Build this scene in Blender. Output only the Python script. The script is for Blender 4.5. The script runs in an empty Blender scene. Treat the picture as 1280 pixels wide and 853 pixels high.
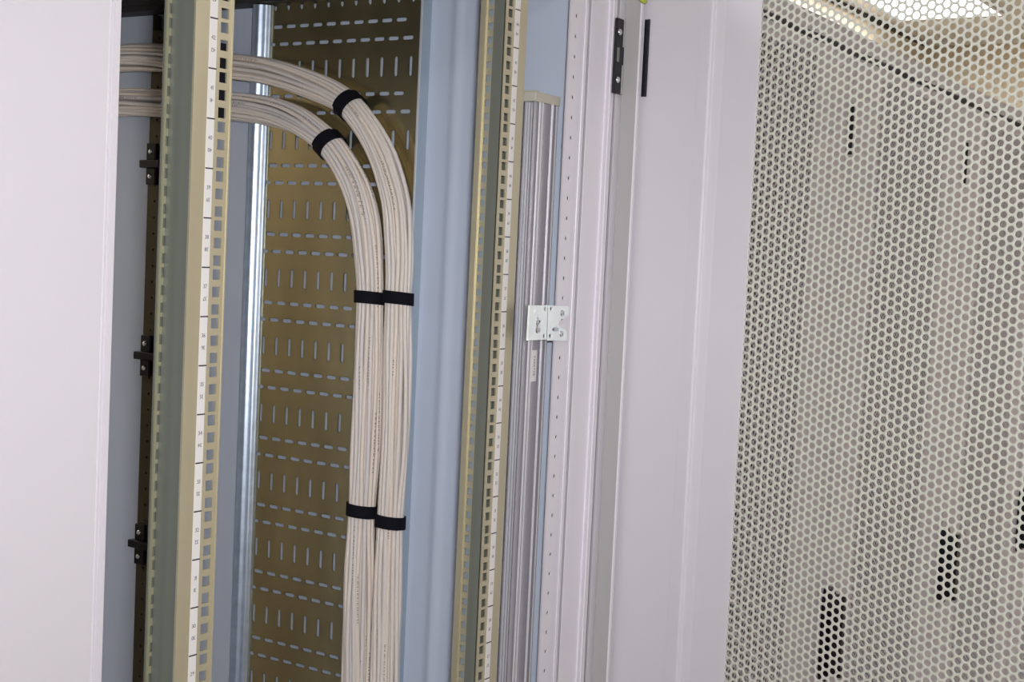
import bpy, math, random
import numpy as np
from mathutils import Vector, Matrix
from mathutils.geometry import tessellate_polygon
random.seed(7)
S = bpy.context.scene
COL = S.collection
PI = math.pi

# ------------------------------------------------------------------ camera
# world: x = along the cabinet row, y = into the cabinet, z = up, floor at 0
CAM = np.array([-1.18503, -0.93791, 1.78361]); YAW, PIT, ROL, FPX = 0.99753358, -0.06113515, 0.04671206, 1798.46
fw = np.array([math.sin(YAW)*math.cos(PIT), math.cos(YAW)*math.cos(PIT), math.sin(PIT)])
rt = np.array([math.cos(YAW), -math.sin(YAW), 0.0]); up = np.cross(rt, fw)
R2 = rt*math.cos(ROL)+up*math.sin(ROL); U2 = -rt*math.sin(ROL)+up*math.cos(ROL)
cd = bpy.data.cameras.new('camera'); cam = bpy.data.objects.new('camera', cd); COL.objects.link(cam)
cam.matrix_world = Matrix(((R2[0], U2[0], -fw[0], CAM[0]), (R2[1], U2[1], -fw[1], CAM[1]), (R2[2], U2[2], -fw[2], CAM[2]), (0, 0, 0, 1)))
cd.sensor_fit = 'HORIZONTAL'; cd.sensor_width = 36; cd.lens = FPX/1280*36; cd.clip_start = 0.02; cd.clip_end = 60
S.camera = cam

# ------------------------------------------------------------------ exposure, world, lights
S.view_settings.view_transform = 'Standard'; S.view_settings.look = 'None'
S.view_settings.gamma = 1; S.view_settings.use_curve_mapping = False
S.view_settings.exposure = 0.0
W = bpy.data.worlds.new('world'); S.world = W; W.use_nodes = True
W.node_tree.nodes['Background'].inputs[0].default_value = (0.8, 0.82, 0.9, 1)
W.node_tree.nodes['Background'].inputs[1].default_value = 0.3
PANEL_LIGHT = 14.0            # strength of every ceiling light panel
FLASH = 8.0                   # the camera's own flash
ld = bpy.data.lights.new('camera_flash', 'AREA'); ld.shape = 'RECTANGLE'; ld.size = 0.05; ld.size_y = 0.03; ld.energy = FLASH
ld.color = (0.97, 0.975, 1.0); ld.spread = math.radians(115)
lo = bpy.data.objects.new('camera_flash', ld); COL.objects.link(lo)
lp = CAM + R2*0.035 + U2*0.045 + fw*0.01
ta = math.radians(7); ff = fw*math.cos(ta)+R2*math.sin(ta); fr_ = R2*math.cos(ta)-fw*math.sin(ta)     # head turned a little to the right
lo.matrix_world = Matrix(((fr_[0], U2[0], -ff[0], lp[0]), (fr_[1], U2[1], -ff[1], lp[1]), (fr_[2], U2[2], -ff[2], lp[2]), (0, 0, 0, 1)))

# ------------------------------------------------------------------ materials
MATS = {}
def mat(name, col, rough=0.5, metal=0.0, emit=None, noise=0.0, nscale=40, bump=0.0, bscale=300, spec=0.5, stretch=None, coat=0.0):
    m = bpy.data.materials.new(name); m.use_nodes = True; nt = m.node_tree; b = nt.nodes['Principled BSDF']
    b.inputs['Base Color'].default_value = (*col, 1); b.inputs['Roughness'].default_value = rough
    b.inputs['Metallic'].default_value = metal; b.inputs['Specular IOR Level'].default_value = spec
    b.inputs['Coat Weight'].default_value = coat
    if emit: b.inputs['Emission Color'].default_value = (*emit[0], 1); b.inputs['Emission Strength'].default_value = emit[1]
    if noise or bump:
        tc = nt.nodes.new('ShaderNodeTexCoord'); mp = nt.nodes.new('ShaderNodeMapping'); nt.links.new(tc.outputs['Object'], mp.inputs[0])
        if stretch: mp.inputs['Scale'].default_value = stretch
    if noise:
        n = nt.nodes.new('ShaderNodeTexNoise'); n.inputs['Scale'].default_value = nscale; n.inputs['Detail'].default_value = 4
        nt.links.new(mp.outputs[0], n.inputs['Vector'])
        r = nt.nodes.new('ShaderNodeMapRange'); r.inputs['From Min'].default_value = 0.3; r.inputs['From Max'].default_value = 0.7
        r.inputs['To Min'].default_value = 1-noise; r.inputs['To Max'].default_value = 1+noise
        nt.links.new(n.outputs[0], r.inputs[0])
        x = nt.nodes.new('ShaderNodeVectorMath'); x.operation = 'SCALE'; x.inputs[0].default_value = col
        nt.links.new(r.outputs[0], x.inputs['Scale']); nt.links.new(x.outputs[0], b.inputs['Base Color'])
    if bump:
        n = nt.nodes.new('ShaderNodeTexNoise'); n.inputs['Scale'].default_value = bscale; n.inputs['Detail'].default_value = 2
        nt.links.new(mp.outputs[0], n.inputs['Vector'])
        bp = nt.nodes.new('ShaderNodeBump'); bp.inputs['Strength'].default_value = bump; bp.inputs['Distance'].default_value = 0.001
        nt.links.new(n.outputs[0], bp.inputs['Height']); nt.links.new(bp.outputs[0], b.inputs['Normal'])
    MATS[name] = m; return m
PAINT = mat('light_grey_powder_coat', (0.78, 0.745, 0.80), 0.38, bump=0.06, bscale=900, noise=0.012, nscale=6)
STILE = mat('door_powder_coat', (0.66, 0.63, 0.68), 0.45, bump=0.08, bscale=900)
MESH = mat('perforated_powder_coat', (0.60, 0.60, 0.53), 0.5)
WALLP = mat('blue_grey_side_panel', (0.57, 0.635, 0.765), 0.36, bump=0.08, bscale=900, noise=0.02, nscale=5, spec=0.6)
GOLD = mat('yellow_passivated_steel', (0.61, 0.53, 0.31), 0.22, 0.92, noise=0.16, nscale=14, stretch=(1, 1, 0.25))
ZINC = mat('bright_zinc', (0.60, 0.70, 0.84), 0.36, 0.9, noise=0.10, nscale=60, bump=0.1, bscale=160)
PLATE = mat('zinc_plated_bracket', (0.93, 1.0, 1.0), 0.25, 0.12, noise=0.04, nscale=40)
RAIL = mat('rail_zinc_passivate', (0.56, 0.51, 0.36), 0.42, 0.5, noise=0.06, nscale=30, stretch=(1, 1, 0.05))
RAILD = mat('rail_flange_zinc_dim', (0.36, 0.345, 0.235), 0.5, 0.3)  # dimmer copy of the rail zinc, flange shade put into the colour
RAILG = mat('rail_side_zinc_shaded', (0.22, 0.235, 0.20), 0.42, 0.35, noise=0.12, nscale=60, stretch=(1, 1, 0.01))  # side-face copy of the rail zinc, its shade put into the colour
ALU = mat('anodised_aluminium', (0.43, 0.41, 0.455), 0.4, 0.15)
ZINC2 = mat('plain_zinc', (0.42, 0.50, 0.57), 0.38, 0.35)
MIDGREY = mat('mid_grey', (0.40, 0.385, 0.39), 0.6)
ALUB = mat('bright_aluminium_edge', (0.85, 0.85, 0.88), 0.3, 0.5)
BEIGE = mat('beige_plastic_cap', (0.52, 0.49, 0.42), 0.6)
BLACK = mat('black_hinge_steel', (0.012, 0.012, 0.018), 0.32, 0.2)
VELC = mat('black_hook_and_loop', (0.006, 0.006, 0.011), 0.85, bump=0.5, bscale=1500, spec=0.2)
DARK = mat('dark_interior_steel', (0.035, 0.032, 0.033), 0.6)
BROWN = mat('yellow_zinc_in_shadow', (0.10, 0.085, 0.055), 0.45, 0.5)  # the panel's yellow zinc as it looks in shadow, darkness put into the colour
WHITE = mat('white_label', (0.80, 0.78, 0.77), 0.55)
INK = mat('black_print', (0.02, 0.02, 0.025), 0.7)
STEEL = mat('screw_steel', (0.85, 0.87, 0.9), 0.16, 1.0)
WALLM = mat('cream_wall_paint', (0.68, 0.59, 0.43), 0.62, noise=0.02, nscale=2)
CEIL = mat('ceiling_board', (0.86, 0.84, 0.79), 0.8, noise=0.03, nscale=8)
FLOORM = mat('grey_floor_tile', (0.33, 0.33, 0.34), 0.4, noise=0.1, nscale=25)
LAMP = mat('lamp_diffuser', (0.9, 0.9, 0.9), 0.5, emit=((1.0, 0.97, 1.0), PANEL_LIGHT))
GREENW = mat('yellow_green_wire', (0.42, 0.50, 0.06), 0.4)
SHADE_IN = mat('dim_cabinet_interior', (0.085, 0.072, 0.082), 0.6)  # interior shade put into the colour of the closed cabinets' inner panels

def cable_material():
    m = mat('cable_jacket', (0.62, 0.565, 0.54), 0.42, spec=0.4); nt = m.node_tree; b = nt.nodes['Principled BSDF']
    uv = nt.nodes.new('ShaderNodeUVMap'); sep = nt.nodes.new('ShaderNodeSeparateXYZ'); nt.links.new(uv.outputs[0], sep.inputs[0])
    oi = nt.nodes.new('ShaderNodeObjectInfo')
    def M(op, a, c=None, d=None):
        n = nt.nodes.new('ShaderNodeMath'); n.operation = op
        for i, v in enumerate((a, c, d)):
            if v is None: continue
            if isinstance(v, (int, float)): n.inputs[i].default_value = v
            else: nt.links.new(v, n.inputs[i])
        return n.outputs[0]
    v = M('FRACT', M('ADD', sep.outputs[1], oi.outputs['Random']))
    band = M('LESS_THAN', M('ABSOLUTE', M('SUBTRACT', v, 0.5)), 0.055)
    nz = nt.nodes.new('ShaderNodeTexNoise'); nz.noise_dimensions = '1D'; nz.inputs['Scale'].default_value = 520; nz.inputs['Detail'].default_value = 0
    nt.links.new(M('ADD', sep.outputs[0], M('MULTIPLY', oi.outputs['Random'], 9.0)), nz.inputs['W'])
    dash = M('GREATER_THAN', nz.outputs[0], 0.52)
    nz2 = nt.nodes.new('ShaderNodeTexNoise'); nz2.noise_dimensions = '1D'; nz2.inputs['Scale'].default_value = 9; nz2.inputs['Detail'].default_value = 0
    nt.links.new(M('ADD', sep.outputs[0], M('MULTIPLY', oi.outputs['Random'], 77.0)), nz2.inputs['W'])
    word = M('GREATER_THAN', nz2.outputs[0], 0.6)
    k = M('MULTIPLY', M('MULTIPLY', band, dash), M('MULTIPLY', word, 0.75))
    mix = nt.nodes.new('ShaderNodeMix'); mix.data_type = 'RGBA'
    nt.links.new(k, mix.inputs[0]); mix.inputs[7].default_value = (0.08, 0.075, 0.08, 1)
    # each cable's jacket differs a little from batch to batch
    tone = nt.nodes.new('ShaderNodeMix'); tone.data_type = 'RGBA'; nt.links.new(oi.outputs['Random'], tone.inputs[0])
    tone.inputs[6].default_value = (0.90, 0.79, 0.69, 1); tone.inputs[7].default_value = (0.80, 0.75, 0.73, 1)
    nt.links.new(tone.outputs[2], mix.inputs[6]); nt.links.new(mix.outputs[2], b.inputs['Base Color'])
    return m
CABLE = cable_material()

# ------------------------------------------------------------------ mesh helpers
class MB:
    """collects geometry, then links it as ONE mesh object"""
    def __init__(s): s.v = []; s.f = []; s.m = []; s.uv = None
    def add(s, vs, fs, mi=0):
        o = len(s.v); s.v += [tuple(map(float, q)) for q in vs]; s.f += [tuple(o+i for i in f) for f in fs]; s.m += [mi]*len(fs)
    def box(s, x0, x1, y0, y1, z0, z1, mi=0):
        s.add([(x0,y0,z0),(x1,y0,z0),(x1,y1,z0),(x0,y1,z0),(x0,y0,z1),(x1,y0,z1),(x1,y1,z1),(x0,y1,z1)],
              [(0,3,2,1),(4,5,6,7),(0,1,5,4),(1,2,6,5),(2,3,7,6),(3,0,4,7)], mi)
    def strip(s, pts, z0, z1, th, mi=0):
        """sheet metal: an open (x,y) profile swept from z0 to z1 and given thickness th on its left side"""
        n = len(pts); P = [Vector(p) for p in pts]; off = []
        for i in range(n):
            a = (P[i]-P[i-1]).normalized() if i else None; b = (P[i+1]-P[i]).normalized() if i < n-1 else None
            t = (a+b) if (a is not None and b is not None) else (a if a is not None else b)
            if t.length < 1e-6: t = b
            t.normalize(); nn = Vector((-t.y, t.x)); ref = b if b is not None else a
            k = max(0.35, nn.dot(Vector((-ref.y, ref.x)))); off.append(P[i]+nn*(th/k))
        vs = [(p.x,p.y,z) for z in (z0,z1) for p in P]+[(p.x,p.y,z) for z in (z0,z1) for p in off]
        fs = []
        for i in range(n-1):
            fs += [(i,i+1,n+i+1,n+i), (2*n+i,3*n+i,3*n+i+1,2*n+i+1), (n+i,n+i+1,3*n+i+1,3*n+i), (i,2*n+i,2*n+i+1,i+1)]
        fs += [(0,n,3*n,2*n), (n-1,3*n-1,4*n-1,2*n-1)]
        s.add(vs, fs, mi)
    def poly(s, outer, holes, to3, th, mi=0):
        """flat plate with real holes; to3(u, v, w) gives the point"""
        loops = [outer]+holes; flat = [p for l in loops for p in l]; n = len(flat)
        tri = tessellate_polygon([[Vector((a,b,0)) for a,b in l] for l in loops])
        vs = [to3(a,b,0) for a,b in flat]+[to3(a,b,th) for a,b in flat]
        fs = [tuple(t) for t in tri]+[tuple(n+i for i in reversed(t)) for t in tri]; o = 0
        for l in loops:
            k = len(l); fs += [(o+i, o+(i+1)%k, n+o+(i+1)%k, n+o+i) for i in range(k)]; o += k
        s.add(vs, fs, mi)
    def cell(s, outer, inner, to3, th, mi=0):
        n = len(outer); vs = [to3(a,b,0) for a,b in outer]+[to3(a,b,0) for a,b in inner]+[to3(a,b,th) for a,b in outer]+[to3(a,b,th) for a,b in inner]
        fs = []
        for i in range(n):
            j = (i+1) % n
            fs += [(i,j,n+j,n+i), (n+i,n+j,3*n+j,3*n+i), (2*n+j,2*n+i,3*n+i,3*n+j)]
        s.add(vs, fs, mi)
    def rect(s, u0, u1, v0, v1, to3, th, mi=0):
        if u1-u0 < 1e-5 or v1-v0 < 1e-5: return
        q = [(u0,v0),(u1,v0),(u1,v1),(u0,v1)]
        s.add([to3(a,b,0) for a,b in q]+[to3(a,b,th) for a,b in q], [(0,1,2,3),(7,6,5,4),(0,4,5,1),(1,5,6,2),(2,6,7,3),(3,7,4,0)], mi)
    def lathe(s, c, axis, prof, n=16, mi=0):
        ax = Vector(axis).normalized(); a = ax.orthogonal().normalized(); b = ax.cross(a); c = Vector(c); vs = []
        for (r, h) in prof:
            for k in range(n):
                t = 2*PI*k/n; vs.append(c+ax*h+(a*math.cos(t)+b*math.sin(t))*r)
        fs = [(i*n+k, i*n+(k+1) % n, (i+1)*n+(k+1) % n, (i+1)*n+k) for i in range(len(prof)-1) for k in range(n)]
        fs += [tuple(reversed(range(n))), tuple((len(prof)-1)*n+k for k in range(n))]
        s.add(vs, fs, mi)
    def tube(s, pts, r, n=8, mi=0, rr=None):
        P = [Vector(p) for p in pts]; m = len(P); vs = []; prev = None
        for i in range(m):
            t = (P[min(i+1,m-1)]-P[max(i-1,0)]).normalized()
            if prev is None: a = t.orthogonal().normalized()
            else: a = (prev-t*prev.dot(t)).normalized()
            prev = a; b = t.cross(a)
            for k in range(n):
                th = 2*PI*k/n; vs.append(P[i]+(a*math.cos(th)+b*math.sin(th))*r)
        fs = [(i*n+k, i*n+(k+1) % n, (i+1)*n+(k+1) % n, (i+1)*n+k) for i in range(m-1) for k in range(n)]
        fs += [tuple(reversed(range(n))), tuple((m-1)*n+k for k in range(n))]
        s.add(vs, fs, mi)
    def mesh(s, name, mats, smooth=False):
        me = bpy.data.meshes.new(name); me.from_pydata(s.v, [], s.f)
        for m in (mats if isinstance(mats, (list, tuple)) else [mats]): me.materials.append(m)
        me.polygons.foreach_set('material_index', s.m)
        if smooth: me.polygons.foreach_set('use_smooth', [True]*len(s.f))
        me.validate(); me.update(); return me
    def obj(s, name, mats, parent=None, smooth=False):
        return link(name, s.mesh(name, mats, smooth), parent)
def link(name, me, parent=None):
    o = bpy.data.objects.new(name, me); COL.objects.link(o)
    if parent: o.parent = parent
    return o
def thing(name, label, cat, group=None, loc=(0,0,0), rz=0):
    o = bpy.data.objects.new(name, None); COL.objects.link(o); o.location = loc; o.rotation_euler = (0,0,rz)
    o.empty_display_size = 0.05
    return tag(o, label, cat, group)
def tag(o, label=None, cat=None, group=None, kind=None):
    if label: o['label'] = label
    if cat: o['category'] = cat
    if group: o['group'] = group
    if kind: o['kind'] = kind
    return o
def struct(name, mb, m): return tag(mb.obj(name, m), kind='structure')
def bevel(o, w=0.001, seg=2):
    b = o.modifiers.new('bevel', 'BEVEL'); b.width = w; b.segments = seg; b.limit_method = 'ANGLE'; b.angle_limit = math.radians(40); b.harden_normals = False
    return o
def circ(cu, cv, r, n=16, ru=None): return [(cu+(ru or r)*math.cos(2*PI*k/n), cv+r*math.sin(2*PI*k/n)) for k in range(n)]
def slot_cell(mb, cu, cv, u0, u1, v0, v1, hl, r, vert, to3, th, mi=0):
    d = hl-r; A = [-90,-45,0,45,90,90,135,180,225,270]; inn = []; out = []
    for i, a in enumerate(A):
        t = math.radians(a); sgn = 1 if i < 5 else -1
        p = (sgn*d+r*math.cos(t), r*math.sin(t))
        inn.append((cu+p[0], cv+p[1]) if not vert else (cu-p[1], cv+p[0]))
    if not vert: out = [(cu+d,v0),(u1,v0),(u1,cv),(u1,v1),(cu+d,v1),(cu-d,v1),(u0,v1),(u0,cv),(u0,v0),(cu-d,v0)]
    else: out = [(u1,cv+d),(u1,v1),(cu,v1),(u0,v1),(u0,cv+d),(u0,cv-d),(u0,v0),(cu,v0),(u1,v0),(u1,cv-d)]
    mb.cell(out, inn, to3, th, mi)
def round_cell(mb, cu, cv, u0, u1, v0, v1, r, to3, th, mi=0):
    inn = [(cu+r*math.cos(k*PI/4), cv+r*math.sin(k*PI/4)) for k in range(8)]
    out = [(u1,cv),(u1,v1),(cu,v1),(u0,v1),(u0,cv),(u0,v0),(cu,v0),(u1,v0)]
    mb.cell(out, inn, to3, th, mi)
def sq_cell(mb, cu, cv, u0, u1, v0, v1, h, to3, th, mi=0, hw=None):
    hw = hw or h
    mb.cell([(u0,v0),(u1,v0),(u1,v1),(u0,v1)], [(cu-hw,cv-h),(cu+hw,cv-h),(cu+hw,cv+h),(cu-hw,cv+h)], to3, th, mi)
def hex_sheet(name, u0, ncol, v0, nrow, P, r, th, o3, du, dn, m, ng=12):
    """perforated sheet: staggered round holes, each hexagonal cell with its hole wall, front and back face"""
    cs = P*math.sqrt(3)/2; R = P/math.sqrt(3); ks = 12//(12//ng) if ng < 12 else 12
    ang = np.arange(ng)*2*PI/ng
    def hexr(a): return R*math.cos(PI/6)/np.cos((a % (PI/3))-PI/6)
    ho = np.stack([np.cos(ang)*hexr(ang), np.sin(ang)*hexr(ang)], 1)
    hi = np.stack([np.cos(ang)*r, np.sin(ang)*r], 1)
    ci, ri = np.meshgrid(np.arange(ncol), np.arange(nrow), indexing='ij'); ci = ci.ravel(); ri = ri.ravel()
    C = np.stack([u0+ci*cs, v0+ri*P+(ci % 2)*P/2], 1); n = len(C)
    L = [(C[:,None,:]+q[None]) for q in (ho, hi)]
    def to3(q, w):
        return np.array(o3)+q[...,0:1]*np.array(du)+q[...,1:2]*np.array((0,0,1.0))+w*np.array(dn)
    V = np.concatenate([to3(L[0],0), to3(L[1],0), to3(L[0],th), to3(L[1],th)], 1)   # n, 4ng, 3
    i = np.arange(ng); j = (i+1) % ng
    F = np.concatenate([np.stack([i,j,ng+j,ng+i],1), np.stack([ng+i,ng+j,3*ng+j,3*ng+i],1), np.stack([2*ng+j,2*ng+i,3*ng+i,3*ng+j],1)])
    FF = (F[None]+(np.arange(n)*4*ng)[:,None,None]).reshape(-1)
    me = bpy.data.meshes.new(name); me.vertices.add(n*4*ng); me.vertices.foreach_set('co', V.reshape(-1).astype(np.float32))
    nf = len(FF)//4; me.loops.add(nf*4); me.loops.foreach_set('vertex_index', FF.astype(np.int32))
    me.polygons.add(nf); me.polygons.foreach_set('loop_start', (np.arange(nf)*4).astype(np.int32))
    me.materials.append(m); me.update(calc_edges=True); return me
# sight lines measured in the photograph, from the fixed survey station SV (independent of where a render camera stands)
SV = np.array([-1.18503, -0.93791, 1.78361])
def ray(px, py): return FPX*fw+(px-640)*R2-(py-426.5)*U2
def at_y(px, py, Y): d = ray(px,py); t = (Y-SV[1])/d[1]; return SV+t*d      # where a sight line meets the plane y = Y
def at_x(px, py, X): d = ray(px,py); t = (X-SV[0])/d[0]; return SV+t*d

# ------------------------------------------------------------------ the room
RX0, RX1, RY0, RY1, RH = -3.6, 6.47, -3.4, 1.48, 3.0
b = MB(); b.box(RX0-.1, RX1+.1, RY0-.1, RY1+.1, -.1, 0); struct('floor', b, FLOORM)
b = MB(); b.box(RX0-.1, RX1+.1, RY0-.1, RY1+.1, RH, RH+.1); struct('ceiling', b, CEIL)
b = MB(); b.box(RX0-.1, RX1+.1, RY1, RY1+.1, 0, RH); struct('wall_back', b, WALLM)
b = MB(); b.box(RX0-.1, RX1+.1, RY0-.1, RY0, 0, RH); struct('wall_front', b, WALLM)
b = MB(); b.box(RX1, RX1+.1, RY0, RY1, 0, RH); struct('wall_right', b, WALLM)
b = MB(); b.box(RX0-.1, RX0, RY0, RY1, 0, RH); struct('wall_left', b, WALLM)
b = MB(); b.box(RX0, RX1, RY1-.012, RY1, RH-.022, RH); struct('ceiling_gap_shade', b, DARK)  # dark strip stands in for the shadow gap between wall and ceiling
b = MB(); b.box(RX1-.012, RX1, RY0, RY1, RH-.018, RH); struct('trim_2', b, CEIL)
# ceiling light panels: the far one shows through the mesh door, the rest are unseen additions for light
fr = MB()
for (x0,x1,y0,y1) in ((-.62,.62,-.25,-.232),(-.62,.62,.232,.25),(-.62,-.602,-.232,.232),(.602,.62,-.232,.232)): fr.box(x0,x1,y0,y1,-.02,0)
frm = fr.mesh('frame', PAINT); df = MB(); df.box(-.602,.602,-.232,.232,-.012,-.004); dfm = df.mesh('diffuser', LAMP)
for i, (x, y) in enumerate([(5.03,1.10),(2.63,-2.6),(.10,1.12),(5.03,-2.6),(-2.4,-1.7)]):
    t = thing('ceiling_light', 'bright rectangular ceiling light panel seen through the perforated door at the top right' if i == 0 else 'ceiling light panel '+('', 'unseen, over the aisle before the third closed cabinet', 'added out of view above the open cabinet to light its rear', 'unseen, over the far end of the aisle', 'unseen, over the aisle left of the camera')[i], 'light', 'ceiling light panels', (x, y, RH-.001))
    link('frame', frm, t); link('diffuser', dfm, t)

# ------------------------------------------------------------------ the row of closed cabinets (left of and beyond the open one)
CW, DZ0, DZ1, P = .778, .06, 2.158, .01024
ROW = math.atan(.02)
def rowpt(x): return (x, -.05+.02*(x-.42), 0)
body = MB()
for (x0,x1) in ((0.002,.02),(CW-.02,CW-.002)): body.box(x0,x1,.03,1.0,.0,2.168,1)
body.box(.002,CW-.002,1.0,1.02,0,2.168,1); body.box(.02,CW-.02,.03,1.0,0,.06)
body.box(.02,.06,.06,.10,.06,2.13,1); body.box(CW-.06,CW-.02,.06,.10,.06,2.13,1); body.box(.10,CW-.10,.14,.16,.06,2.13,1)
bodym = body.mesh('body', [STILE, SHADE_IN]); roof = MB(); roof.box(.001,CW-.001,.0,1.02,2.17,2.2); roofm = roof.mesh('roof', STILE)
dr = MB()      # solid surround of the door: two stiles with a fine groove along the outer edge, top and bottom rail
for sx in (0, 1):
    prof = [(.003,.028),(.003,.003),(.005,.0),(.0105,.0),(.0108,.0022),(.0128,.0022),(.0131,.0),(.0150,.0),(.0153,.0012),(.0165,.0012),(.0168,0),(.170,.0),(.170,.004)]
    if sx: prof = [(CW-a, c) for a, c in reversed(prof)]
    dr.strip(prof, DZ0, DZ1, .0015)
dr.box(.17,CW-.17,.0,.004,DZ1-.022,DZ1); dr.box(.17,CW-.17,.0,.004,DZ0,DZ0+.05)
drm = dr.mesh('door', STILE)
nr = int((DZ1-.022-DZ0-.05)/P)+2
pm = hex_sheet('perforated_sheet', 0, int((CW-.34)/(P*.866))+2, 0, nr, P, .0038, .0012, (.168,.0015,DZ0+.045), (1,0,0), (0,1,0), STILE, 6)
hm = MB(); hm.box(CW-.012,CW+.002,-.004,.0,1.985,2.075); hm.lathe((CW-.003,-.004,1.985),(0,0,1),[(.004,0),(.004,.09)],12); hmm = hm.mesh('hinge', BLACK)
hp = MB(); hp.poly([(u*.022, w*.085+(0 if abs(w)<1 else 0)) for u,w in [(-1,-.8),(-.6,-1),(.6,-1),(1,-.8),(1,.8),(.6,1),(-.6,1),(-1,.8)]], [], lambda u,v,w: (.026+u,-w,1.118+v), .012); hpm = hp.mesh('handle', BLACK)
hl = MB(); hl.poly([(u*.013, w*.075) for u,w in [(-1,-.7),(-.5,-1),(.5,-1),(1,-.7),(1,.7),(.5,1),(-.5,1),(-1,.7)]], [], lambda u,v,w: (.026+u,-.012-w,1.118+v), .026); hlm = hl.mesh('lever', BLACK)
for x0, lab in ((-1.185,'closed light grey cabinet at the left edge, only its smooth door stile showing'),
                (.507,'closed perforated-door cabinet seen through the open mesh door, nearest of the row'),
                (1.285,'closed perforated-door cabinet seen through the open mesh door, second of the row'),
                (2.063,'closed perforated-door cabinet seen through the open mesh door, third of the row'),
                (2.841,'closed perforated-door cabinet behind the open mesh door, farthest, at the right edge')):
    q = rowpt(x0)
    t = thing('server_cabinet', lab, 'cabinet', 'closed server cabinets in the row', q, ROW)
    link('body', bodym, t); link('roof', roofm, t); d = link('door', drm, t)
    link('perforated_sheet', pm, d); link('hinge', hmm, d); h = link('handle', hpm, t); link('lever', hlm, h)

# ------------------------------------------------------------------ the open cabinet
CAB = thing('server_cabinet', 'open light grey server cabinet with yellowish mounting rails and empty bays', 'cabinet', None, (0,0,0))
ZT = 2.165; U = .04445; U42 = 1.98
# right side wall, with one soft vertical rib, and the left one
ys = sorted(set([1.0,.8,.6,.4,.3,.26,.0]+[round(.165+i*.0025,5) for i in range(25)]), reverse=True)
def rib(y): return .41-.0036*math.exp(-((y-.201)/.009)**2)
b = MB(); b.strip([(rib(y),y) for y in ys], .05, ZT, .006); o = b.obj('side_wall', WALLP, CAB, smooth=True); tag(o, 'blue-grey right side wall')
m_ = o.modifiers.new('n','EDGE_SPLIT'); m_.split_angle = math.radians(30)
b = MB(); b.box(-.402,-.396,-.03,1.0,.05,ZT); b.obj('side_wall', WALLP, CAB)
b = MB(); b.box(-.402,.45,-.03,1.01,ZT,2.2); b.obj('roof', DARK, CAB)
b = MB(); b.box(-.402,.45,-.03,1.01,.0,.05); b.obj('base', PAINT, CAB)
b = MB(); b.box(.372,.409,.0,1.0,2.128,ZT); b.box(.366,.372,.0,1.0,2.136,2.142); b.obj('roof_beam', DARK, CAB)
b = MB(); b.box(-.396,.409,.955,1.0,2.085,ZT); b.obj('roof_beam', DARK, CAB)  # unseen rear beam, added to darken what the slotted panel reflects near its top
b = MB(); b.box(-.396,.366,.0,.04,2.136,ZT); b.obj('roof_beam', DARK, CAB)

# slotted cable panel on the right side: every slot is cut through
PX, PT, Y0, ZR = .3918, .0018, .50886, 2.0947
def p3(u, v, w): return (PX+w, Y0-u, v)
b = MB(); ua, ub = -.041, .2608
for per in range(0, 21):
    z = ZR+.1-per*.1
    if z-.0875 < .06: break
    for (dz, h0, h1, off, vert) in ((0,-.0125,.0125,0,False),(-.025,-.0125,.0125,.0125,False),(-.0635,-.024,.026,.01875,True)):
        cz = z+dz; v0, v1 = cz+h0, cz+h1
        if v1 > 2.128+.035: continue
        cs = [off+k*.025 for k in range(-3, 12)]; cs = [c for c in cs if c-.0125 > ua-.001 and c+.0125 < ub+.001]
        for c in cs: slot_cell(b, c, cz, c-.0125, c+.0125, v0, v1, (.0137 if vert else .0092), .0027, vert, p3, PT)
        b.rect(ua, cs[0]-.0125, v0, v1, p3, PT); b.rect(cs[-1]+.0125, ub, v0, v1, p3, PT)
o = b.obj('slotted_panel', GOLD, CAB); tag(o, 'yellow-brown slotted steel cable panel')
# front return flange of that panel (with a brighter edge strip) and the zinc channel at its far side
b = MB(); b.strip([(PX-.004,.2475),(PX-.004,.2462),(.4093,.2462),(.4093,.252)], .06, 2.128, .0012); b.obj('panel_flange', ZINC2, CAB); b = MB(); b.box(PX-.0052,PX-.0036,.2452,.2478,.06,2.128); b.obj('bright_edge', ALUB, CAB)
b = MB(); ch = []
yc0, yc1 = .5215, .5475
ch.append((.3925, yc0))
for k in range(13):      # slightly crowned face turned towards the front of the cabinet, with two shallow ribs
    t = k/12; bul = .0016*(1-(2*t-1)**2)+(.0007 if k in (3, 4, 8, 9) else 0)
    ch.append((.3905-.0150*t-bul*.775, yc0+.0200*t-bul*.63))
ch.append((.3770, yc0+.0212)); ch.append((.3925, yc0+.0218))
b.strip(ch, .06, 2.126, .0015); o = b.obj('zinc_channel', ZINC, CAB, smooth=True); tag(o, 'bright zinc vertical channel')
m_ = o.modifiers.new('n','EDGE_SPLIT'); m_.split_angle = math.radians(50)

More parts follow.
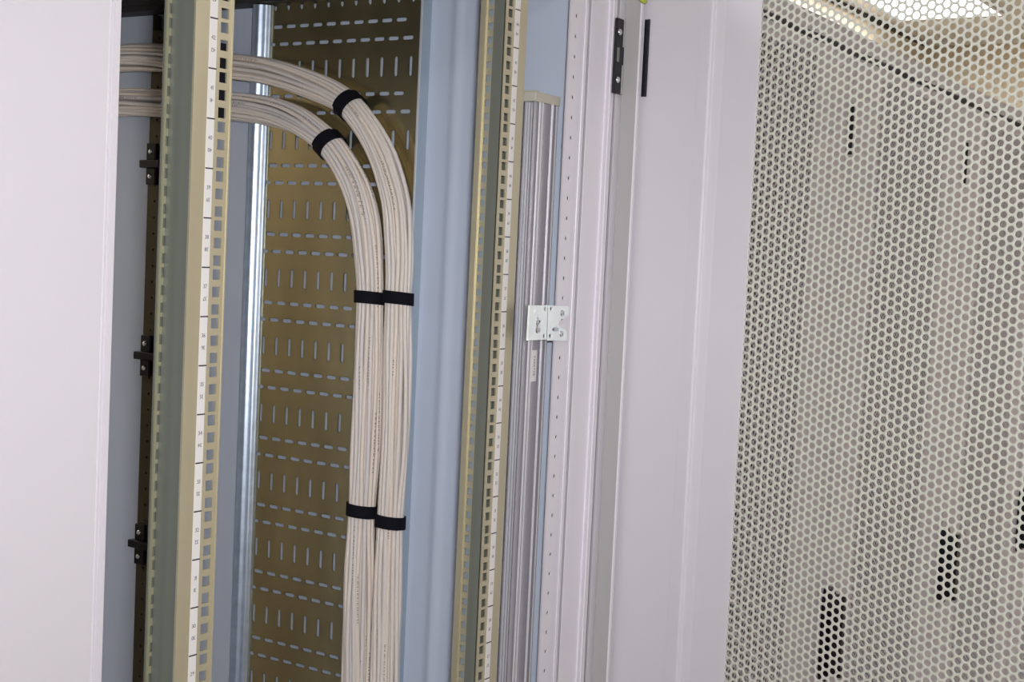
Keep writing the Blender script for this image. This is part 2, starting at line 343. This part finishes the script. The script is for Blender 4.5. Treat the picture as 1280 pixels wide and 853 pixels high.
# rear post with a line of small holes, and the black clamp brackets on it
b = MB()
def q3(u, v, w): return (.388+w, .764-u, v)
n = int((2.125-.1)/.025)
for k in range(n):
    z0 = .1+k*.025
    round_cell(b, .016, z0+.0125, 0, .032, z0, z0+.025, .0022, q3, .0015)
b.strip([(.388,.732),(.404,.728),(.404,.715)], .1, 2.125, .0015); b.strip([(.404,.779),(.404,.765),(.388,.764)], .1, 2.125, .0015)
o = b.obj('rear_post', BROWN, CAB); tag(o, 'punched rear post in shadow')
for (zc) in (at_x(196,205,.38)[2], at_x(188,446,.38)[2], at_x(182,683,.38)[2]):
    g = MB()
    for s_ in (1, -1): g.box(.381,.388,.742,.762,zc+s_*.019-.013,zc+s_*.019+.013)
    g.box(.376,.388,.728,.772,zc-.006,zc+.006)
    br = bevel(g.obj('clamp_bracket', BLACK, CAB), .0015)
    for s_ in (1, -1):
        g = MB(); g.lathe((.381,.752,zc+s_*.019),(-1,0,0),[(.0042,0),(.0042,.0012),(.0032,.0026),(.0012,.003)],12)
        g.obj('screw', STEEL, br, smooth=True)

# 19 inch mounting rails: square cage-nut holes, three to a unit
def glyphs():
    """digit outlines from the built-in font as small flat meshes"""
    out = {}
    for ch_ in '0123456789VARIST':
        cu = bpy.data.curves.new('g','FONT'); cu.body = ch_; cu.size = 1.0; cu.resolution_u = 2
        ob = bpy.data.objects.new('g', cu); me = bpy.data.meshes.new_from_object(ob)
        V = [tuple(v.co)[:2] for v in me.vertices]; F = [tuple(p.vertices) for p in me.polygons]
        xs = [v[0] for v in V]; yy = [v[1] for v in V]
        out[ch_] = ([(v[0]-min(xs), v[1]-min(yy)) for v in V], F, max(xs)-min(xs), max(yy)-min(yy))
        bpy.data.objects.remove(ob); bpy.data.curves.remove(cu); bpy.data.meshes.remove(me)
    return out
GL = glyphs()
def write(mb, text, cu, cv, h, to3, rot=0.0, sx=1.0, gap=.12, mi=0):
    ws = [GL[c][2]/GL[c][3]*h*sx for c in text]; tot = sum(ws)+gap*h*(len(text)-1); x = -tot/2; cr, sr = math.cos(rot), math.sin(rot)
    for c, w in zip(text, ws):
        V, F, gw, gh = GL[c]
        pts = []
        for a, d in V:
            a2 = x+a/gw*w; d2 = d/gh*h-h/2; pts.append(to3(cu+a2*cr-d2*sr, cv+a2*sr+d2*cr, -.0002))
        mb.add(pts, F, mi); x += w+gap*h
def mounting_rail(sgn, lab):
    f3 = lambda u, v, w: (sgn*u, w, v)
    b = MB(); hz = []
    U0 = U42-42*U
    for n in range(0, 46):
        for d in (.00635,.022225,.0381): hz.append(U0+n*U+d)
    hz = [z for z in hz if .08 < z < 2.12]; edges = [hz[0]-.007]+[(a+c)/2 for a, c in zip(hz, hz[1:])]+[hz[-1]+.007]
    for i, z in enumerate(hz): sq_cell(b, .2325, z, .2225, .2400, edges[i], edges[i+1], .00475, f3, .002)
    b.rect(.2400, .2685, edges[0], edges[-1], f3, .002)
    b.box(min(sgn*.2218,sgn*.2230), max(sgn*.2218,sgn*.2230), -.0006, .0, edges[0], edges[-1])
    r = b.obj('mounting_rail', RAIL, CAB); tag(r, lab)
    b = MB()
    if sgn < 0:      # outer side plate, then a punched outward flange
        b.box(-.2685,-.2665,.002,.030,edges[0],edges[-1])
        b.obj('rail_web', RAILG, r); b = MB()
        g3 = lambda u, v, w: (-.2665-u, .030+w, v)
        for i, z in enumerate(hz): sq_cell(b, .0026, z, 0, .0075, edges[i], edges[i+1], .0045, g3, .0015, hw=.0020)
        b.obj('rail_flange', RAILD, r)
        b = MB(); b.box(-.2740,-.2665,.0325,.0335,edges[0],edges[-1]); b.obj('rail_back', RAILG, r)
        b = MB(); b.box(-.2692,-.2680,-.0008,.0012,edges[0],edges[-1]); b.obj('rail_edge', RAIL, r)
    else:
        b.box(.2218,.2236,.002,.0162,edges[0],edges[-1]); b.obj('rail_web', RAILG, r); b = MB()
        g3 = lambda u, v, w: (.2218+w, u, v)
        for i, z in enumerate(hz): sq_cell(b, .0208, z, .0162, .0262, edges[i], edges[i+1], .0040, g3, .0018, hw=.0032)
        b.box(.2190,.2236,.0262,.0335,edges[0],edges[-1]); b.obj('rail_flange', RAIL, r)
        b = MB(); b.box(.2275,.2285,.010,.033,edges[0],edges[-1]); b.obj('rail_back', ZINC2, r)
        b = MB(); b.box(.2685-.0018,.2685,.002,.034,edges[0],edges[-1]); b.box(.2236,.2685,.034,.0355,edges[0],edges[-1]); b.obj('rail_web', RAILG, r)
    # number strip: a cell to each unit, the number once upright and once upside down
    lb = MB(); x0, x1 = (.2422,.2514) if sgn < 0 else (.2418,.2520)
    f4 = lambda u, v, w: (sgn*u, w-.0004, v)
    lb.rect(x0, x1, edges[0]+.002, edges[-1]-.002, f4, .0004)
    pr = MB(); f5 = lambda u, v, w: (u, w-.0005, v)
    for n in range(1, 46):
        zt = U0+n*U
        if zt < .1 or zt > 2.11: continue
        pr.rect(x0-.0004, x1, zt-.0006, zt+.0006, lambda u, v, w: (sgn*u, w-.0007, v), .0003)
        s = str(n)
        write(pr, s, sgn*(x0+x1)/2, zt-.0170, .0036, f5, 0, 1.0)
        write(pr, s, sgn*(x0+x1)/2, zt-.0282, .0036, f5, PI, 1.0)
    st = lb.obj('number_strip', WHITE, r); tag(st, 'white strip of unit numbers')
    q = pr.obj('printed_numbers', INK, r); q['label'] = 'black unit numbers, each upright and upside down'
mounting_rail(-1, 'near left mounting rail with square holes')
mounting_rail(1, 'far right mounting rail with square holes')
# dark strap plate behind the near rail, where both bundles pass
b = MB(); pa, pb = at_y(279,56,.02), at_y(279,149,.02); b.box(-.236,-.214,.012,.016,pb[2],pa[2]); b.obj('strap_plate', VELC, CAB)

# front frame on the right: punched flange, bead, groove, flat, ridges (outline in plan, from the inside outwards)
def fx(px, y): return at_y(px, 241, y)[0]
b = MB()
YF = -.012; x0, x1 = fx(702,YF), fx(720,YF); h0 = at_y(721.2,19.9,YF); hx = h0[0]; ph = h0[2]
f3 = lambda u, v, w: (u, YF+w, v); k0 = math.floor((ph-.1)/.025)
zs = [ph-.025*(k0-k) for k in range(k0+2)]
zs = [z for z in zs if z < 2.13]
for z in zs: round_cell(b, hx, z, x0, x1, z-.0125, z+.0125, .0029, f3, .0018)
b.obj('punched_flange', PAINT, CAB)
b = MB(); b.box(hx-.006,hx+.010,YF+.0022,YF+.0032,.1,2.13); b.obj('flange_hole_shade', DARK, CAB)  # dark strip behind the holes stands in for the shade inside them
b = MB()
pr_ = [(720.0,-.012),(720.8,-.0155),(722,-.0165),(724.5,-.0165),(725.6,-.0155),(726.0,-.005),(727.1,-.005),(727.6,-.0160),(729,-.0165),(750,-.0165),(751.5,-.0185),(755,-.0255),(756.5,-.0272),(760.5,-.0275),(761.4,-.017),(762.6,-.017),(763.0,-.0285),(775.5,-.0290),(776.2,-.0260)]
b.strip([(fx(a,y),y) for a, y in pr_], .06, 2.16, .0014); o = b.obj('front_frame', PAINT, CAB); tag(o, 'stepped light grey front frame')
bevel(o, .0006, 2)
b = MB(); b.strip([(.4482,-.0330),(.4486,-.0365),(.4500,-.0535),(.4512,-.0540)], .06, 2.16, .0016); o = b.obj('frame_lip', MIDGREY, CAB); tag(o, 'grey lip of the front frame')  # lip in a darker grey than the frame
b = MB(); b.box(.4490,.4528,-.0562,-.0540,.06,2.16); b.obj('lip_edge', PAINT, CAB)
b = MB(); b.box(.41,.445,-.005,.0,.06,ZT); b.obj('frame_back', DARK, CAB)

# aluminium profile standing between rail and frame
def ax(px, y): return at_y(px, 241, y)[0]
zt = at_y(672, 127, -.004)[2]
yA = -.004
pp = [(652.0,.016),(652.6,.0135),(653.6,.0135),(654.2,.0160),(655.6,.0150),(656.4,.0115),(657.4,.0115),(658.0,.0140),(659.0,.0130),(659.8,.0095),(660.8,.0095),(661.4,.0115),(662.2,.008),(663.5,.0),(664.2,-.001),(670.4,-.001),(671.0,-.0035),(672.2,-.0035),(672.6,-.001),(673.6,-.001),(674.0,-.0035),(675.4,-.0035),(676,.0),(684.6,.0),(685.4,-.0045),(689.0,-.0045),(689.6,.002),(691.6,.002),(692.2,-.0015),(693.6,-.0015),(694.2,.006),(694.4,.020)]
b = MB(); b.strip([(ax(a-1.5,y), y) for a, y in pp], .10, zt, .001); o = b.obj('aluminium_profile', ALU, CAB); tag(o, 'silver ribbed aluminium profile')
PROF = o; rg = MB()
for a, y in ((655.0,.0135),(658.4,.0115),(661.9,.0080),(671.6,-.0040),(674.7,-.0040),(687.2,-.0050),(692.9,-.0020)):
    xx = ax(a-1.5,y); rg.box(xx-(.0007 if a < 665 else .0009), xx+(.0007 if a < 665 else .0009), y-.0010, y+.0008, .10, zt)
rg.obj('profile_ridge', ALUB, PROF)['kind'] = 'stuff'  # brighter strips put the ridges' highlights into the colour
b = MB(); cx1 = ax(691.5,.0); b.box(ax(660,.0),cx1,-.0045,.014,zt,zt+.0115); b.box(ax(660,0),ax(666,0),-.002,.014,zt+.0115,zt+.0135)
bevel(b.obj('end_cap', BEIGE, PROF), .0008)
b = MB(); c = at_y(667.3,457.5,-.0012); f3 = lambda u, v, w: (u, -.0016+w, v)
hw, hh = .0058, (at_y(667,438,-.001)[2]-at_y(667,477,-.001)[2])/2
b.rect(c[0]-hw, c[0]+hw, c[2]-hh, c[2]+hh, f3, .0008)
o = b.obj('name_label', WHITE, PROF)
b = MB(); write(b, 'VARISTAR', c[0], c[2], .0036, lambda u, v, w: (u, -.0016+w, v), -PI/2, 1.0, .16); o = b.obj('label_print', INK, PROF)

# the two zinc lock plates on profile and frame
YB = -.021
def bpt(a, c_):      # position on the plate plane of a detail read from an enlarged view
    q = at_y(640+a/12.19, 370+c_/12.19, YB); return (q[0], q[2])
def oval(a, c_, ra, rb, n=12): return [bpt(a+ra*math.cos(2*PI*k/n), c_+rb*math.sin(2*PI*k/n)) for k in range(n)]
f3 = lambda u, v, w: (u, YB+w, v)
b = MB(); b.poly([bpt(*q) for q in [(272,145),(541,145),(524,668),(240,682)]], [oval(512,200,20,38), oval(494,612,20,38), [bpt(*q) for q in [(395,290),(412,300),(420,370),(455,385),(445,440),(425,425),(405,370),(385,350)]]], f3, .0022)
q0, q1 = bpt(530,150), bpt(515,665)
PL = bevel(b.obj('lock_plate', PLATE, CAB), .0004, 1); tag(PL, 'shiny zinc lock plate with keyhole on the aluminium profile')
b = MB(); b.poly([bpt(*q) for q in [(573,145),(858,160),(862,285),(830,318),(795,345),(745,356),(715,395),(704,425),(722,465),(752,498),(800,506),(840,556),(828,690),(559,682)]], [oval(603,196,20,38), oval(587,612,22,38), oval(672,514,58,32)], f3, .0022)
PR = bevel(b.obj('lock_plate', PLATE, CAB), .0004, 1); tag(PR, 'shiny zinc lock plate with notched edge on the front frame')
for (pl_, a0, a1) in ((PL, 345, 515), (PR, 600, 700)):
    g = MB(); g.box(bpt(a0,0)[0],bpt(a1,0)[0],YB+.0045,YB+.008,q1[1]+.003,q0[1]-.003); g.obj('plate_hole_shade', DARK, pl_)  # dark backing added so the plate holes look shaded
def screw(parent, u, v, r, y=YB, m=STEEL):
    g = MB(); g.lathe((u,y,v),(0,-1,0),[(r,0),(r,.0010),(r*.8,.0022),(r*.45,.0027),(r*.38,.0012)],14); return g.obj('screw', m, parent, smooth=False)
for (a, c_, r) in ((380,412,.0034),(385,515,.0052)): u, v = bpt(a,c_); screw(PL, u, v, r)
for (a, c_, r) in ((757,265,.0042),(742,580,.0040)): u, v = bpt(a,c_); screw(PR, u, v, r)
u, v = bpt(350,238); screw(PL, u, v, .003, YB+.0012, PLATE)
# ring grommet on the side wall
c = at_y(704.5, 182, .004); g = MB(); R_ = .0052
g.tube([(c[0]+R_*math.cos(t*PI/8), .002+.003*math.cos(t*PI/8), c[2]+R_*math.sin(t*PI/8)*1.2) for t in range(17)], .0011, 6); g.obj('ring_grommet', BLACK, CAB, smooth=True)
g = MB(); g.lathe((c[0],.004,c[2]),(0,-1,0),[(.0046,0),(.0046,.001),(.003,.002)],12); g.obj('ring_grommet', ZINC, CAB)

# hinge: leaf with two screws on the frame, knuckle, leaf on the door
zt_, zb_ = at_y(780,25,-.032)[2], at_y(774,118,-.032)[2]
def hxp(px, y): return at_y(px, 60, y)[0]
b = MB(); b.box(hxp(767.5,-.030),hxp(780.5,-.030),-.0335,-.0292,zb_,zt_); HG = bevel(b.obj('hinge', BLACK, CAB), .0006, 1); tag(HG, 'black steel door hinge')
for (za, zc) in ((zt_-.019, zt_+.001),(zb_,zt_-.027)):
    b = MB(); b.box(hxp(781,-.0325),hxp(787,-.0325),-.0335,-.0300,za,zc); b.obj('knuckle', BLACK, HG)
for (za, zc) in ((zt_-.035, zt_+.001),(zb_,zt_-.058)):
    b = MB(); b.box(hxp(779.3,-.0345),hxp(780.4,-.0345),-.0350,-.0330,za,zc); b.obj('hinge_pin', MIDGREY, HG)
b = MB(); b.box(hxp(771.5,-.0335),hxp(774.0,-.0335),-.0345,-.033,zt_-.055,zt_-.037); b.obj('latch_window', RAILG, HG)
for (px, py) in ((774.2,40.2),(771.5,99.8)):
    q = at_y(px,py,-.0335); g = MB(); g.lathe((q[0],-.0335,q[2]),(0,-1,0),[(.0043,0),(.0043,.001),(.0032,.0026),(.0013,.0031)],14); g.obj('screw', STEEL, HG, smooth=True)

# open door: about a right angle open, solid stile towards the hinge, perforated sheet, solid stile again
HX = np.array([.4627,-.05]); DD = np.array([-.139,-.99]); DD = DD/np.linalg.norm(DD); DN = np.array([DD[1],-DD[0]])   # DN points to the inside face (-x)
def dp(s, n): q = HX+DD*s+DN*n; return (q[0], q[1])
DOOR = None
prof = [(-.012,-.020),(-.012,0),(.0895,0),(.0899,-.007),(.0914,-.007),(.0918,.002),(.1068,.0022),(.1082,.0016),(.1090,-.001),(.1098,-.003),(.1205,-.0042),(.1240,-.0048),(.1745,-.0048)]
b = MB(); b.strip([dp(s,n) for s, n in prof], .07, 2.15, -.0014)
E2 = .632
prof2 = [(E2,-.0048),(E2+.05,-.0048),(E2+.065,.002),(E2+.08,.0022),(E2+.081,0),(.795,0),(.795,-.020)]
b.strip([dp(s,n) for s, n in prof2], .07, 2.15, -.0014)
# outer skin edge strips, top and bottom rails
for (z0, z1) in ((.07,.14),(2.125,2.15)):
    b.strip([dp(.17,-.0048), dp(E2+.004,-.0048)], z0, z1, -.0014)
DOOR = b.obj('door', STILE, CAB); bevel(DOOR, .0006, 2); tag(DOOR, 'open perforated door with solid light grey stile')
nr = int((2.135-.12)/P)+1; z_top = 2.059+.00512*14; nk = int((2.059-.12)/P)
v0 = 2.059-nk*P; nrow = nk+8
o3 = (*dp(.1775,-.0062), 0)
pm2 = hex_sheet('perforated_sheet', 0, int((E2-.1775)/(P*.866))+2, v0, nrow, P, .0038, .0010, o3, (DD[0],DD[1],0), (-DN[0],-DN[1],0), MESH, 12)
o = link('perforated_sheet', pm2, DOOR); tag(o, 'sheet of staggered round holes')
b = MB(); z0h, z1h = zb_-.0, zt_+.0
b.strip([dp(.0072,.0022), dp(.0142,.0022)], zb_-.002, zt_+.001, -.0022); b.obj('hinge_leaf', BLACK, DOOR)

# yellow-green earth wire hanging over the door edge
w0 = at_y(800,-.5,-.062); w = MB(); pts = []
for k in range(25):
    t = k/24*PI; pts.append((w0[0]+.0085*math.cos(t)*1.0, w0[1]-.006*math.sin(t), w0[2]+.006-.0085*math.sin(t)))
pts = [(pts[0][0]+.003,pts[0][1]+.01,pts[0][2]+.05)]+[(pts[0][0],pts[0][1],pts[0][2]+.02)]+pts+[(pts[-1][0]-.002,pts[-1][1]+.01,pts[-1][2]+.02),(pts[-1][0]-.006,-.027,pts[-1][2]+.05)]
w.tube(pts, .0030, 10); o = w.obj('earth_wire', GREENW, None, smooth=True); tag(o, 'short yellow-green earth wire looping over the top hinge side of the open door', 'wire')

# ------------------------------------------------------------------ cable bundles
BX = .3665
def catmull(P, per=10):
    out = []
    for i in range(len(P)-1):
        p0, p1, p2, p3_ = P[max(i-1,0)], P[i], P[i+1], P[min(i+2,len(P)-1)]
        for k in range(per):
            t = k/per; out.append(.5*((2*p1)+(-p0+p2)*t+(2*p0-5*p1+4*p2-p3_)*t*t+(-p0+3*p1-3*p2+p3_)*t**3))
    out.append(P[-1]); return np.array(out)
def resample(Q, n):
    d = np.concatenate([[0], np.cumsum(np.linalg.norm(np.diff(Q,axis=0),axis=1))]); s = np.linspace(0, d[-1], n)
    return np.stack([np.interp(s, d, Q[:,k]) for k in range(3)], 1), s
def bundle(pix, straps, lab, seed, tail, R0):
    rnd = random.Random(seed); root = thing('cable_bundle', lab, 'cable bundle', 'cable bundles in the open cabinet', (BX, .35, 1.3))
    pts = [at_x(a, c_, BX) for a, c_ in pix]
    first = pts[0]; pts = [np.array([BX-.02, first[1]+.17, first[2]-.02]), np.array([BX-.005, first[1]+.08, first[2]])]+pts
    for dz in tail: pts.append(np.array([BX, pts[-1][1]+dz[0], pts[-1][2]-dz[1]]))
    Q, s = resample(catmull(pts), 150)
    T = np.gradient(Q, axis=0); T /= np.linalg.norm(T, axis=1)[:,None]
    A = np.tile(np.array([1.0,0,0]), (len(Q),1)); B = np.cross(T, A); B /= np.linalg.norm(B,axis=1)[:,None]; A = np.cross(B, T)
    ss = []
    for (a, c_, _) in straps:
        q = at_x(a, c_, BX); ss.append(s[np.argmin(np.linalg.norm(Q-q,axis=1))])
    tight = np.ones(len(Q))
    for x in ss: tight = np.minimum(tight, 1-np.exp(-((s-x)/.06)**2))
    loose = 1+.10*tight
    r = .0031
    slots = [(3,16),(2,11)]
    for ring, n in slots:
        for k in range(n):
            base = 2*PI*(k+.3*ring)/n; f1, f2, p1, p2 = rnd.uniform(4,9), rnd.uniform(10,17), rnd.uniform(0,6), rnd.uniform(0,6)
            am = rnd.uniform(.04,.13)
            ang = base+.35*np.sin(s*2.2)+tight*am*(np.sin(s*f1+p1)+.5*np.sin(s*f2+p2))
            rr = ring*.0056*(R0/.0196)*loose+tight*.0016*np.sin(s*f2+p1)-(.0008 if ring == 3 else .0012)
            C = Q+A*(rr*np.cos(ang))[:,None]*.98+B*(rr*np.sin(ang))[:,None]
            m = 8; th = np.arange(m)*2*PI/m
            V = C[:,None,:]+r*(A[:,None,:]*np.cos(th)[None,:,None]+B[:,None,:]*np.sin(th)[None,:,None])-np.array([BX,.35,1.3])
            nn = len(C); F = [(i*m+j, i*m+(j+1) % m, (i+1)*m+(j+1) % m, (i+1)*m+j) for i in range(nn-1) for j in range(m)]
            me = bpy.data.meshes.new('cable'); me.from_pydata(V.reshape(-1,3).tolist(), [], F); me.materials.append(CABLE)
            uv = me.uv_layers.new(name='UVMap'); uvs = []
            for i in range(nn-1):
                for j in range(m): uvs += [s[i], j/m, s[i], (j+1)/m, s[i+1], (j+1)/m, s[i+1], j/m]
            uv.data.foreach_set('uv', uvs); me.polygons.foreach_set('use_smooth', [True]*len(F)); link('cable', me, root)
    # straps: a closed band with an overlapping tail
    for (a, c_, wd), x in zip(straps, ss):
        i = int(np.argmin(abs(s-x))); g = MB(); RR = R0+.0006; n = 40; tilt = 0.10
        for layer, (a0, a1, rad) in enumerate(((0, 2*PI, RR), (2.0, 3.6, RR+.0018))):
            vs = []; steps = n if layer == 0 else 14
            for k in range(steps+1):
                t = a0+(a1-a0)*k/steps
                dr_ = Vector(A[i])*math.cos(t)+Vector(B[i])*math.sin(t); tt = Vector(T[i])
                for (rd, w_) in ((rad,-wd/2),(rad+.0018,-wd/2),(rad+.0018,wd/2),(rad,wd/2)):
                    vs.append(Vector(Q[i])+dr_*rd+tt*(w_+tilt*rad*math.sin(t+1))-Vector((BX,.35,1.3)))
            fs = [(k*4+j, k*4+(j+1) % 4, (k+1)*4+(j+1) % 4, (k+1)*4+j) for k in range(steps) for j in range(4)]
            fs += [(3,2,1,0), (steps*4,steps*4+1,steps*4+2,steps*4+3)]
            g.add(vs, fs)
        o = g.obj('cable_strap', VELC, root); tag(o, 'black hook-and-loop strap')
    return root
R_RIGHT = [(190,72),(240,77),(290,83.5),(330,88),(365,97),(400,110),(422,121),(441,136),(462,165),(478,196),(488,225),(496,258),(499,300),(499.5,335),(498,369),(496.5,450),(493.5,550),(488.5,640),(486,700),(484,780),(481.5,850)]
R_LEFT = [(190,129),(240,130.5),(290,132),(335,138),(368,149),(395,166),(414,183),(434,212),(448,243),(457,280),(461,320),(462.5,369),(460.5,450),(457,550),(452.5,636),(450,700),(447.5,780),(446,850)]
bundle(R_RIGHT, [(441,134,.018),(498,369,.017),(487,648,.017)], 'right-hand bundle of pale grey cables, bending over highest at the top of the slotted panel', 3, [(.0,.1),(.0,.5),(.02,.4)], .0190)
bundle(R_LEFT, [(413,182,.018),(462.5,369,.017),(452.7,636,.017)], 'left-hand bundle of pale grey cables, bending away just beneath the other bundle', 11, [(.0,.1),(.0,.5),(.02,.4)], .0196)
